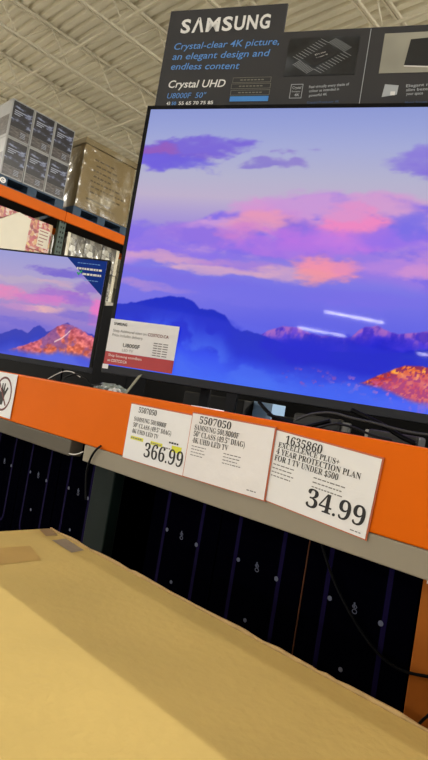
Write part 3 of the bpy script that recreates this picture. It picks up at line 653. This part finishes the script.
mb.build('small_print', [M_ink, M_greyink], t); mb = MB()
mb.text('34.99', 0.082, zz-0.0945, 0.0262, 0.094, YT, 0, 0.0, 0, True)
mb.build('price_lettering', [M_ink], t); mb = MB()
dashes(mb, 0.158, 0.174, zz-0.104, 0.0014, 1); mb.build('small_print', [M_ink, M_greyink], t)
# prohibition card
t = sheet('white card with a red prohibition circle beneath the smaller television', -1.475, -0.1325, 0.120, 0.1160, 0, M_paper, 'prohibition_sign', 0.6975, False)
mb = MB(); mb.ring(0.060, 0.060, 0.046, 0.046, 0.0055, -0.0009, 0.0004, 0)
mb.prism([(0.026, 0.088), (0.030, 0.091), (0.085, 0.032), (0.081, 0.029)], -0.0016, -0.0012, 0); mb.build('prohibition_ring', mat('maroon_print', (96, 24, 22), 0.5), t)
mb = MB(); mb.prism([(0.040, 0.030), (0.062, 0.030), (0.070, 0.055), (0.084, 0.076), (0.079, 0.080), (0.066, 0.066), (0.066, 0.088), (0.060, 0.088), (0.057, 0.068), (0.052, 0.088), (0.047, 0.087), (0.047, 0.062), (0.036, 0.070), (0.033, 0.065), (0.042, 0.050)], -0.0011, -0.0009, 0); mb.build('hand_symbol', M_ink, t)

# ------------------------------------------------------------------ black television cartons on the lower deck
def dark_carton(x0, x1, label, first=False):
    t = thing('tv_carton', label, 'box', (x0, 0.80, -0.93), 0, 'black cartons under the orange shelf')
    wd = x1 - x0; hh = 0.835
    MB().box((0, 0, 0), (wd, 0.98, hh), 0, 0.0015).build('box_body', M_boxblack, t)
    cxx = wd/2; zb = 0.93 - 0.44
    u = MB(); hw, r = 0.050, 0.022
    path = [(cxx-hw, -0.0006, hh-0.004), (cxx-hw, -0.0006, zb+r)] + [(cxx-hw+r-r*cos(a), -0.0006, zb+r-r*sin(a)) for a in (0.4, 0.8, 1.2, 1.57)] + \
           [(cxx+hw-r+r*sin(a), -0.0006, zb+r-r*cos(a)) for a in (0.0, 0.4, 0.8, 1.2, 1.57)] + [(cxx+hw, -0.0006, hh-0.004)]
    for i in range(len(path)-1):
        a, c = Vector(path[i]), Vector(path[i+1]); d = (c-a).normalized(); s_ = Vector((-d.z, 0, d.x))*0.004
        u.add([a+s_, a-s_, c-s_, c+s_], [(0, 1, 2, 3)])
    u.build('printed_outline', M_violet, t)
    for (dx, dz, rr) in ((-0.042, 0.655, 0.0038), (0.045, 0.650, 0.0042), (-0.006, 0.560, 0.0036)):
        MB().disc(cxx+dx, dz, rr, -0.0002, 0.0005, 0, 14).build('printed_dot', M_greydot, t)
    d = MB(); d.ring(cxx+0.001, 0.658, 0.0042, 0.0030, 0.0012, -0.0002, 0.0005, 0, 12); d.ring(cxx+0.002, 0.651, 0.0045, 0.0038, 0.0013, -0.0002, 0.0005, 0, 12); d.box((cxx-0.001, -0.0007, 0.655), (cxx+0.0015, -0.0002, 0.664))
    d.build('printed_symbol', M_greydot, t)
    return t
c = dark_carton(-0.4835, -0.299, 'black television carton end next to the red-brown carton')
mb = MB(); mb.box((-0.0016, -0.0012, 0), (-0.0002, 0.03, 0.834)); e = mb.build('raw_cardboard_edge', mat('raw_carton_edge', (88, 56, 40), 0.8, spec=0.05), c)
dark_carton(-0.678, -0.4865, 'black television carton end beneath the shiny sleeved card')
dark_carton(-0.872, -0.681, 'black television carton end beneath the 366.99 price card')
dark_carton(-1.245, -1.054, 'black television carton end just past the green shelf post')
dark_carton(-1.440, -1.249, 'black television carton end under the gap between both televisions')
dark_carton(-1.640, -1.444, 'black television carton end below the prohibition circle card')
t = thing('cardboard_carton', 'red-brown cardboard carton beside the black cartons under the shelf', 'box', (-0.296, 0.80, -0.93))
MB().box((0, 0, 0), (0.30, 0.9, 0.83), 0, 0.002).build('box_body', M_redbrown, t)
MB().text('M', 0.006, 0.728, 0.010, 0.012, -0.0006, 0, 0.01).build('printed_letter', M_white, t)

# ------------------------------------------------------------------ big brown carton in front
BT = -0.268
t = thing('large_cardboard_carton', 'large brown cardboard carton standing in front of the shelf', 'box', (-0.854, 0.0, FL))
hz = BT - FL
MB().box((0, 0.02, 0), (1.25, 0.548, hz), 0, 0.002).build('box_body', M_card, t)
e = MB(); x = 0.002; pts_ = []
random.seed(3)
while x < 1.25:
    pts_.append((x, random.choice([0.0006, 0.0012, 0.002, 0.0026, 0.0008])+random.uniform(0, 0.0008))); x += random.uniform(0.006, 0.03)
e.prism([(0.002, -0.004)] + pts_ + [(1.248, 0.001), (1.248, -0.004)], 0.5485, 0.5512)
for v in range(len(e.v)): e.v[v] = (e.v[v][0], e.v[v][1], e.v[v][2]+hz)
e.build('ragged_flap_edge', M_cardedge, t)
lb = [(-0.7869, 0.5138, -0.268), (-0.7893, 0.5416, -0.268), (-0.7277, 0.5367, -0.268), (-0.7223, 0.5102, -0.268), (-0.8489, 0.525, -0.268), (-0.8496, 0.5467, -0.268), (-0.8103, 0.5392, -0.268), (-0.8102, 0.5163, -0.268)]
for q_, m_, nm in ((lb[:4], mat('grey_shipping_label', (150, 138, 120), 0.6, 0, 0.12, 60), 'shipping_label'), (lb[4:], mat('worn_tape', (150, 128, 94), 0.5, 0, 0.15, 40), 'tape_patch')):
    mb = MB(); mb.add([(p_[0]+0.854, min(p_[1], 0.5475), hz+0.0006) for p_ in q_], [(0, 1, 2, 3)]); mb.build(nm, m_, t)
tp = [(-0.7718, 0.4024, -0.268), (-0.77, 0.4656, -0.268), (-0.7067, 0.449, -0.268), (-0.7047, 0.3718, -0.268)]
mb = MB(); mb.add([(max(p_[0]+0.854, 0.004), p_[1], hz+0.0005) for p_ in tp], [(3, 2, 1, 0)]); mb.build('darker_patch', M_cardpatch, t)  # quad slightly darker than the carton top

# ------------------------------------------------------------------ cables and clutter on the shelf
def cable(label, pts, r, m=M_cable, name='cable', group=None):
    mb = MB(); mb.tube(up(pts), r, 0, 8, 8); o = mb.build(name, m); tag(o, label, 'cable', group); return o
cable('black cable looping over the grey price rail near the wire clip', [(-0.9448, 0.694, -0.1303), (-0.9567, 0.694, -0.1387), (-0.9675, 0.694, -0.1513), (-0.9744, 0.694, -0.1654), (-0.9778, 0.694, -0.1788), (-0.9781, 0.694, -0.1959), (-0.9726, 0.694, -0.2202), (-0.9641, 0.694, -0.2477)], 0.0024, name='power_cable')
cable('black cable sagging across the black carton onto the red-brown carton', [(-0.4589, 0.79, -0.1902), (-0.4503, 0.79, -0.2067), (-0.4326, 0.79, -0.234), (-0.41, 0.79, -0.2617), (-0.3832, 0.79, -0.2878), (-0.3569, 0.79, -0.3081), (-0.3312, 0.79, -0.3215), (-0.3065, 0.79, -0.326), (-0.2853, 0.79, -0.3233), (-0.264, 0.79, -0.3176), (-0.226, 0.79, -0.3091)], 0.0023, name='power_cable')
cable('short black cable end low on the red-brown carton', [(-0.2779, 0.79, -0.398), (-0.2702, 0.79, -0.3846), (-0.2637, 0.79, -0.3733), (-0.2527, 0.79, -0.3572)], 0.0020, name='power_cable')
sp_ = [(-0.6758, 0.86, 0.0118), (-0.6637, 0.86, 0.0014), (-0.6411, 0.86, -0.0131), (-0.6112, 0.86, -0.0203), (-0.5802, 0.86, -0.0157)]
cable('black cable dropping from the television onto the shelf clutter', [(-0.6677, 0.84, 0.0125), (-0.6479, 0.84, -0.0005), (-0.6239, 0.84, -0.0125), (-0.5922, 0.84, -0.021), (-0.5572, 0.84, -0.0193), (-0.5295, 0.84, -0.0097), (-0.5066, 0.84, -0.001)], 0.0036, name='power_cable')
cable('black cable lying along the shelf lip under the larger television', [(-0.6111, 0.8, -0.007), (-0.5605, 0.8, -0.0159), (-0.5082, 0.8, -0.02), (-0.4516, 0.8, -0.0176), (-0.407, 0.8, -0.0214), (-0.3663, 0.8, -0.0189), (-0.3277, 0.8, -0.0195), (-0.2988, 0.8, -0.0186)], 0.0030, name='power_cable')
cable('thin grey cable arching over the adaptor blocks', [(-0.5697, 0.83, -0.0093), (-0.5384, 0.83, 0.0059), (-0.4992, 0.83, 0.013), (-0.4603, 0.83, 0.0099), (-0.4202, 0.83, 0.0075), (-0.3821, 0.83, 0.0037), (-0.3528, 0.83, 0.0021), (-0.3134, 0.83, 0.0039)], 0.0022, M_adapter, 'power_cable')
cable('thick black cable slanting down below the screen edge', [(-0.4793, 0.86, 0.0239), (-0.4475, 0.86, 0.0145), (-0.417, 0.86, 0.0055), (-0.3875, 0.86, -0.0063), (-0.3597, 0.86, -0.0144)], 0.0042, name='power_cable')
cable('grey looped cable lying flat behind the shelf lip', [(-0.4968, 0.79, -0.0156), (-0.4683, 0.79, -0.0047), (-0.4357, 0.79, -0.0046), (-0.4001, 0.79, -0.0115), (-0.3672, 0.79, -0.0137)], 0.0020, M_black2, 'power_cable')
cable('thin white cable below the smaller television', [(-1.4852, 0.86, -0.0162), (-1.4456, 0.86, 0.0009), (-1.4058, 0.86, 0.0131), (-1.3642, 0.86, 0.0152), (-1.3202, 0.86, 0.0049)], 0.0014, M_wire, 'power_cable')
cable('dark cable curling below the gap between the televisions', [(-1.3835, 0.85, -0.0052), (-1.3268, 0.85, 0.0113), (-1.2748, 0.85, 0.0021), (-1.2423, 0.85, -0.011), (-1.1901, 0.85, -0.0031)], 0.0026, name='power_cable')

def block(label, cat, name, c0, size, m, rz=0.0, bev=0.004, group=None):
    mb = MB(); mb.box((-size[0]/2, -size[1]/2, 0), (size[0]/2, size[1]/2, size[2]), 0, bev)
    o = mb.build(name, m); o.location = (c0[0], c0[1], c0[2]+CZ); o.rotation_euler = (0, 0, rz); tag(o, label, cat, group); return o
q = [(-1.0785, 0.99, -0.0049), (-0.9589, 0.99, 0.0088), (-0.8481, 0.99, 0.0025), (-0.623, 0.99, 0.0097), (-0.5132, 0.99, 0.0052), (-0.4236, 0.99, -0.0035)]
def onx(i): return q[i][0]
ad = thing('power_adapter', 'long black power adapter with grey plug lying under the larger television', 'adapter', (onx(3), 0.99, DECK), 0.25)
MB().box((-0.05, -0.02, 0.012), (0.05, 0.02, 0.040), 0, 0.006).build('adapter_body', M_adapter, ad); MB().box((-0.05, -0.018, 0), (0.05, 0.018, 0.0115)).build('adapter_base', M_black, ad); MB().box((0.0505, -0.012, 0.014), (0.066, 0.012, 0.036), 0, 0.003).build('plug_end', mat('grey_plug', (120, 120, 118), 0.4), ad)
ad = thing('power_adapter', 'second black power adapter with pale plug further along the shelf', 'adapter', (onx(5)-0.012, 0.97, DECK), 0.1)
MB().box((-0.055, -0.02, 0.0), (0.04, 0.02, 0.032), 0, 0.005).build('adapter_body', M_adapter, ad); MB().box((-0.063, -0.013, 0.006), (-0.0555, 0.013, 0.030), 0, 0.002).build('plug_end', mat('pale_plug', (170, 168, 160), 0.4), ad)
block('dark grey media box under the larger television', 'box', 'media_box', (-0.995, 1.12, DECK), (0.20, 0.14, 0.050), mat('dark_grey_plastic', (36, 35, 34), 0.6, spec=0.1), 0.1)
block('pale blue card box standing under the larger television', 'box', 'small_carton', (-0.862, 1.13, DECK), (0.058, 0.06, 0.052), M_paleblue, 0.05, 0.001)
block('small black connector box beside the pale blue box', 'box', 'connector_box', (-0.775, 1.10, DECK), (0.07, 0.05, 0.026), M_black2, 0.0, 0.003)
q2 = [(-0.7144, 0.72, -0.0206), (-0.6488, 0.72, -0.0225)]
mb = MB(); mb.box((0, 0, 0), (0.058, 0.026, 0.0012)); o = mb.build('paper_slip', M_paper); o.location = (q2[0][0], 0.706, -0.0149+CZ); o.rotation_euler = (0, 0, 0.0); tag(o, 'white paper slip lying along the shelf lip above the sleeved card', 'paper')
# crumpled things at the left foot
def crumple(name, label, cat, c0, sx, sy, sz, m, seed):
    r_ = random.Random(seed); bm = bmesh.new(); bmesh.ops.create_icosphere(bm, subdivisions=3, radius=1)
    for v in bm.verts:
        k = 1 + r_.uniform(-0.22, 0.22); v.co = Vector((v.co.x*sx*k, v.co.y*sy*k, max(-sz, v.co.z*sz*k)))
    mb = MB(); bm.verts.index_update(); mb.add([v.co.copy() for v in bm.verts], [[v.index for v in f.verts] for f in bm.faces]); bm.free()
    o = mb.build(name, m); o.location = (c0[0], c0[1], c0[2]+sz+CZ); tag(o, label, cat); return o
q3 = [(-1.1703, 0.84, -0.0077), (-1.0791, 0.84, -0.0057), (-0.992, 0.84, -0.0036), (-1.2254, 0.84, -0.0186)]
crumple('plastic_bag', 'crumpled clear plastic bag behind the orange shelf front', 'bag', (q3[0][0], 0.86, DECK), 0.052, 0.03, 0.018, M_bagfilm, 2)
crumple('paper_scrap', 'crumpled white paper beside the grey strap under the larger television', 'paper', (q3[1][0]-0.005, 0.81, DECK), 0.022, 0.015, 0.013, M_paper, 5)
mb = MB(); s0 = up([(-1.019, 0.79, -0.0175), (-0.977, 0.79, 0.0306)])
v0, v1 = Vector(s0[0]), Vector(s0[1]); sd = Vector((0.006, 0, 0.002))
mb.add([v0-sd, v0+sd, v1+sd, v1-sd, v0-sd+Vector((0, .002, 0)), v0+sd+Vector((0, .002, 0)), v1+sd+Vector((0, .002, 0)), v1-sd+Vector((0, .002, 0))], [(0, 1, 2, 3), (7, 6, 5, 4), (0, 4, 5, 1), (1, 5, 6, 2), (2, 6, 7, 3), (3, 7, 4, 0)])
tag(mb.build('cable_strap', M_strap), 'olive grey strap slanting down beneath the sticker corner', 'strap')
# black carton standing between the televisions
block('tall black carton standing between the two televisions', 'box', 'tall_carton', (-1.868, 1.40, DECK), (0.24, 0.10, 0.36), mat('matt_black_carton', (12, 12, 13), 0.7, spec=0.05), 0.0, 0.003)

# ------------------------------------------------------------------ pallet rack in the distance
RX = -7.5
R = thing('pallet_rack', 'tall orange and green warehouse rack behind the smaller television', 'rack', (RX, 4.16, FL))
def rb(name, a, b_, m, bev=0.0): return MB().box((a[0]-RX, a[1]-4.16, a[2]-FL), (b_[0]-RX, b_[1]-4.16, b_[2]-FL), 0, bev).build(name, m, R)
for (ya, yb2) in ((1.44, 4.10), (4.225, 6.90)):
    for zt in (2.43, 1.17, 0.45):
        rb('front_beam', (RX-0.045, ya-0.06, zt-0.15), (RX, yb2+0.06, zt), M_rackorange, 0.006)
        rb('rear_beam', (RX-1.015, ya, zt-0.13), (RX-0.97, yb2, zt), M_rackorange, 0.006)
        if zt: rb('shelf_deck', (RX-0.965, ya, zt-0.03), (RX-0.135, yb2, zt-0.005), M_dark)
for yu in (1.35, 4.105, 6.905):
    for xu in (RX-0.128, RX-1.10):
        u = rb('upright', (xu, yu, FL), (xu+0.08, yu+0.115, 2.42), M_green, 0.004)
        h_ = MB(); z = 0.2
        while z < 3.8: h_.box((xu+0.0802-RX, yu+0.03-4.16, z), (xu+0.082-RX, yu+0.05-4.16, z+0.03)); h_.box((xu+0.0802-RX, yu+0.07-4.16, z), (xu+0.082-RX, yu+0.09-4.16, z+0.03)); z += 0.075
        h_.build('punched_slot', M_dark, u)

def pallet(y0, y1, z, label, m=M_pallet, x0=RX-0.02, dep=1.0, mark=False):
    t = thing('shipping_pallet', label, 'pallet', (x0, y0, z), 0, 'pallets on the rack')
    L = y1-y0
    MB().box((-dep, 0, 0.118), (0, L, 0.14)).build('top_deck', m, t)
    MB().box((-dep, 0, 0), (0, L, 0.018)).build('bottom_deck', m, t)
    for k in (0, 0.5, 1): MB().box((-dep, k*(L-0.14), 0.0185), (0, k*(L-0.14)+0.14, 0.1175)).build('block', m, t)
    if mark:
        mk = MB(); mk.ring(0.075, 0.072, 0.044, 0.040, 0.020, 0, 0.0008, 0, 20); mk.box((0.06, -0.0012, 0.062), (0.115, -0.0008, 0.078), 0)
        o = mk.build('printed_mark', M_white, t); o.rotation_euler = (0, 0, pi/2); o.location = (0.0012, 0, 0)
    return t
pallet(3.08, 4.10, 2.43, 'blue pallet with white mark under the six printed cartons', mark=True)
pallet(4.27, 5.30, 2.43, 'blue pallet under the film wrapped tan carton load')
pallet(3.0, 4.08, 1.17, 'blue pallet below the fruit printed cartons')
pallet(4.25, 5.28, 1.17, 'pale worn wooden pallet below the wrapped bottle bundles', mat('pale_pallet_wood', (170, 164, 152), 0.75, 0, 0.2, 7))

# six printed appliance cartons (and the two behind them along the open end)
def carton(y, z, x, wd, hh, dep, label):
    t = thing('appliance_carton', label, 'box', (x, y, z), 0, 'printed cartons on the upper pallet')
    MB().box((-dep, 0, 0), (0, wd, hh), 0, 0.004).build('box_body', M_aboxside, t)
    a = MB(); a.box((0.0006, 0.020, hh*0.30), (0.002, wd-0.012, hh-0.018)); a.build('front_picture', M_appl, t)
    a = MB(); a.box((0.0006, 0.020, 0.018), (0.002, wd-0.012, hh*0.30-0.002)); a.build('specification_panel', M_appl2, t)
    a = MB(); a.box((-dep+0.03, -0.002, 0.04), (-0.03, -0.0006, hh*0.6)); a.build('side_panel', M_appl2, t)
    bars = MB()
    for i in range(3): bars.box((0.0021, 0.05, hh*(0.72-0.05*i)), (0.0028, 0.05+wd*(0.45-0.09*i), hh*(0.745-0.05*i)), 0)
    bars.build('printed_title', M_greyblue, t); bars = MB()
    for i in range(4): bars.box((0.0021, wd*0.55, hh*(0.22-0.04*i)), (0.0028, wd*0.78, hh*(0.235-0.04*i)), 0)
    bars.build('printed_specification', M_greyblue, t)
    return t
nm = {(0, 1): 'printed appliance carton at the upper open end of the six', (1, 1): 'printed appliance carton in the middle of the upper row of three', (2, 1): 'printed appliance carton in the upper row beside the tan load',
      (0, 0): 'printed appliance carton above the white pallet mark', (1, 0): 'printed appliance carton in the middle of the lower row of three', (2, 0): 'printed appliance carton in the lower row beside the tan load'}
for (i, j), s_ in nm.items(): carton(3.10+0.331*i, 2.575+0.532*j, RX-0.03, 0.325, 0.528, 0.48, s_)
carton(3.10, 2.575, RX-0.515, 0.325, 0.528, 0.48, 'printed carton behind the front lower one at the open end'); carton(3.10, 3.107, RX-0.515, 0.325, 0.528, 0.48, 'printed carton behind the front upper one at the open end')
def shell(x0, x1, y0, y1, z0, z1, amp, n=26, seed=1, side=True):
    """stretch film: a loose skin round a load, open below"""
    r_ = np.random.default_rng(seed); mb = MB()
    def patch(o, du, dv, nrm):
        vs, fs = [], []
        for i in range(n+1):
            for j in range(n+1):
                e_ = 0 if i in (0, n) or j in (0, n) else r_.uniform(0, amp)
                vs.append(Vector(o)+Vector(du)*(i/n)+Vector(dv)*(j/n)+Vector(nrm)*e_)
        for i in range(n):
            for j in range(n): fs.append((i*(n+1)+j, (i+1)*(n+1)+j, (i+1)*(n+1)+j+1, i*(n+1)+j+1))
        mb.add(vs, fs, 0, None, True)
    patch((x1, y0, z0), (0, y1-y0, 0), (0, 0, z1-z0), (1, 0, 0))
    if side: patch((x0, y0, z0), (x1-x0, 0, 0), (0, 0, z1-z0), (0, -1, 0))
    return mb
# tan carton load wrapped in film
t = thing('wrapped_carton_load', 'tall tan carton with cap tray wrapped in shiny stretch film', 'box', (RX-0.03, 4.30, 2.575))
MB().box((-0.9, 0, 0), (0, 0.97, 0.98), 0, 0.006).build('box_body', M_tan, t)
MB().box((-0.93, -0.02, 0.985), (0.022, 0.995, 1.075), 0, 0.006).build('cap_tray', M_tanlid, t)
for i, (a, e_) in enumerate(((0.20, 0.5), (0.24, 0.62), (0.2, 0.7), (0.22, 0.56), (0.18, 0.7), (0.20, 0.82), (0.2, 0.74))):
    y = a; tx = MB()
    while y < e_: wl = random.uniform(0.03, 0.09); tx.box((0.0006, y, 0.80-0.085*i), (0.002, y+wl, 0.825-0.085*i)); y += wl+0.02
    tx.build('printed_line', M_brownink, t)
tx = MB(); tx.box((0.0006, 0.16, 0.12), (0.002, 0.7, 0.13)); tx.box((0.0006, 0.16, 0.17), (0.002, 0.62, 0.2))
tx.build('printed_stripe', M_brownink, t)
shell(-0.9, 0.03, -0.03, 1.0, 0.0, 1.08, 0.012, seed=4).build('stretch_film', M_film, t)
# lower bay: fruit cartons and a white carton with a hand hole
k = 0
fl = ['fruit printed carton in the lower tier beside the white carton', 'fruit printed carton in the lower tier by the green upright', 'fruit printed carton in the upper tier beside the white carton', 'fruit printed carton in the upper tier by the green upright']
for j in range(2):
    for i in range(2):
        t = thing('food_carton', fl[k], 'box', (RX-0.16, 3.05+0.515*i, 1.315+0.445*j), 0, 'fruit printed cartons on the rack'); k += 1
        MB().box((-0.5, 0, 0), (0, 0.51, 0.44), 0, 0.004).build('box_body', M_fruit, t)
        if i == 1:
            a = MB(); a.box((0.0006, 0.30, 0.06), (0.002, 0.48, 0.33)); a.build('white_panel', M_whitebox, t)
            a = MB()
            for r_ in range(5): a.box((0.0021, 0.315, 0.29-0.05*r_), (0.0027, 0.315+random.uniform(0.08, 0.15), 0.305-0.05*r_))
            a.build('printed_lines', mat('maroon_ink', (150, 96, 92), 0.6), t)
t = thing('white_carton', 'white carton with a dark oval hand hole in front of fruit printed cartons', 'box', (RX-0.01, 3.0, 1.315))
pr = MB(); pr.prism([(0, 0), (0.56, 0), (0.582, 0.778), (0.40, 0.81), (0.2, 0.66), (0, 0.52)], -0.13, 0, 0, Matrix.Rotation(pi/2, 4, 'Z')); pr.build('box_body', M_whitebox, t)
hd = MB(); hd.prism([(0.36+0.028*cos(a*pi/10)+0.12*sin(a*pi/10)*0.16, 0.50+0.115*sin(a*pi/10)) for a in range(20)], -0.0024, -0.0004); o = hd.build('hand_hole', M_black, t); o.rotation_euler = (0, 0, pi/2)
# wrapped bottle bundles
bl = ['wrapped bundle of pale bottles, lower tier by the green upright', 'wrapped bundle of pale bottles, lower tier in the middle', 'wrapped bundle of pale bottles, lower tier at the open end',
      'wrapped bundle of pale bottles, upper tier by the green upright', 'wrapped bundle of pale bottles, upper tier in the middle', 'wrapped bundle of pale bottles, upper tier at the open end']
k = 0
for j in range(2):
    for i in range(3):
        t = thing('bottle_bundle', bl[k], 'bundle', (RX-0.05, 4.275+0.325*i, 1.315+0.43*j), 0, 'wrapped bottle bundles on the rack'); k += 1
        MB().box((-0.45, 0, 0), (0, 0.32, 0.425), 0, 0.02).build('bundle_body', M_bottles, t)
        if (i, j) in ((0, 0), (0, 1)): a = MB(); a.box((0.0006, 0.0, 0.0), (0.004, 0.05, 0.42)); a.build('corner_board', M_whitebox, t)
        if (i, j) in ((2, 0), (2, 1)): a = MB(); a.box((0.0006, 0.265, 0.0), (0.004, 0.32, 0.42)); a.build('corner_board', M_whitebox, t)
        shell(-0.4, 0.008, 0.0, 0.32, 0.0, 0.425, 0.01, 12, 20+k, False).build('stretch_film', M_film2, t)
t = thing('white_sack_carton', 'plain white carton on the bottom rack level seen between the televisions', 'box', (RX-0.03, 4.5, 0.455))
MB().box((-0.6, 0, 0), (0, 0.95, 0.46), 0, 0.01).build('box_body', M_whitebox, t)
MB().box((0.0006, 0.0, 0.26), (0.002, 0.95, 0.27)).build('seam_line', M_greyink, t)
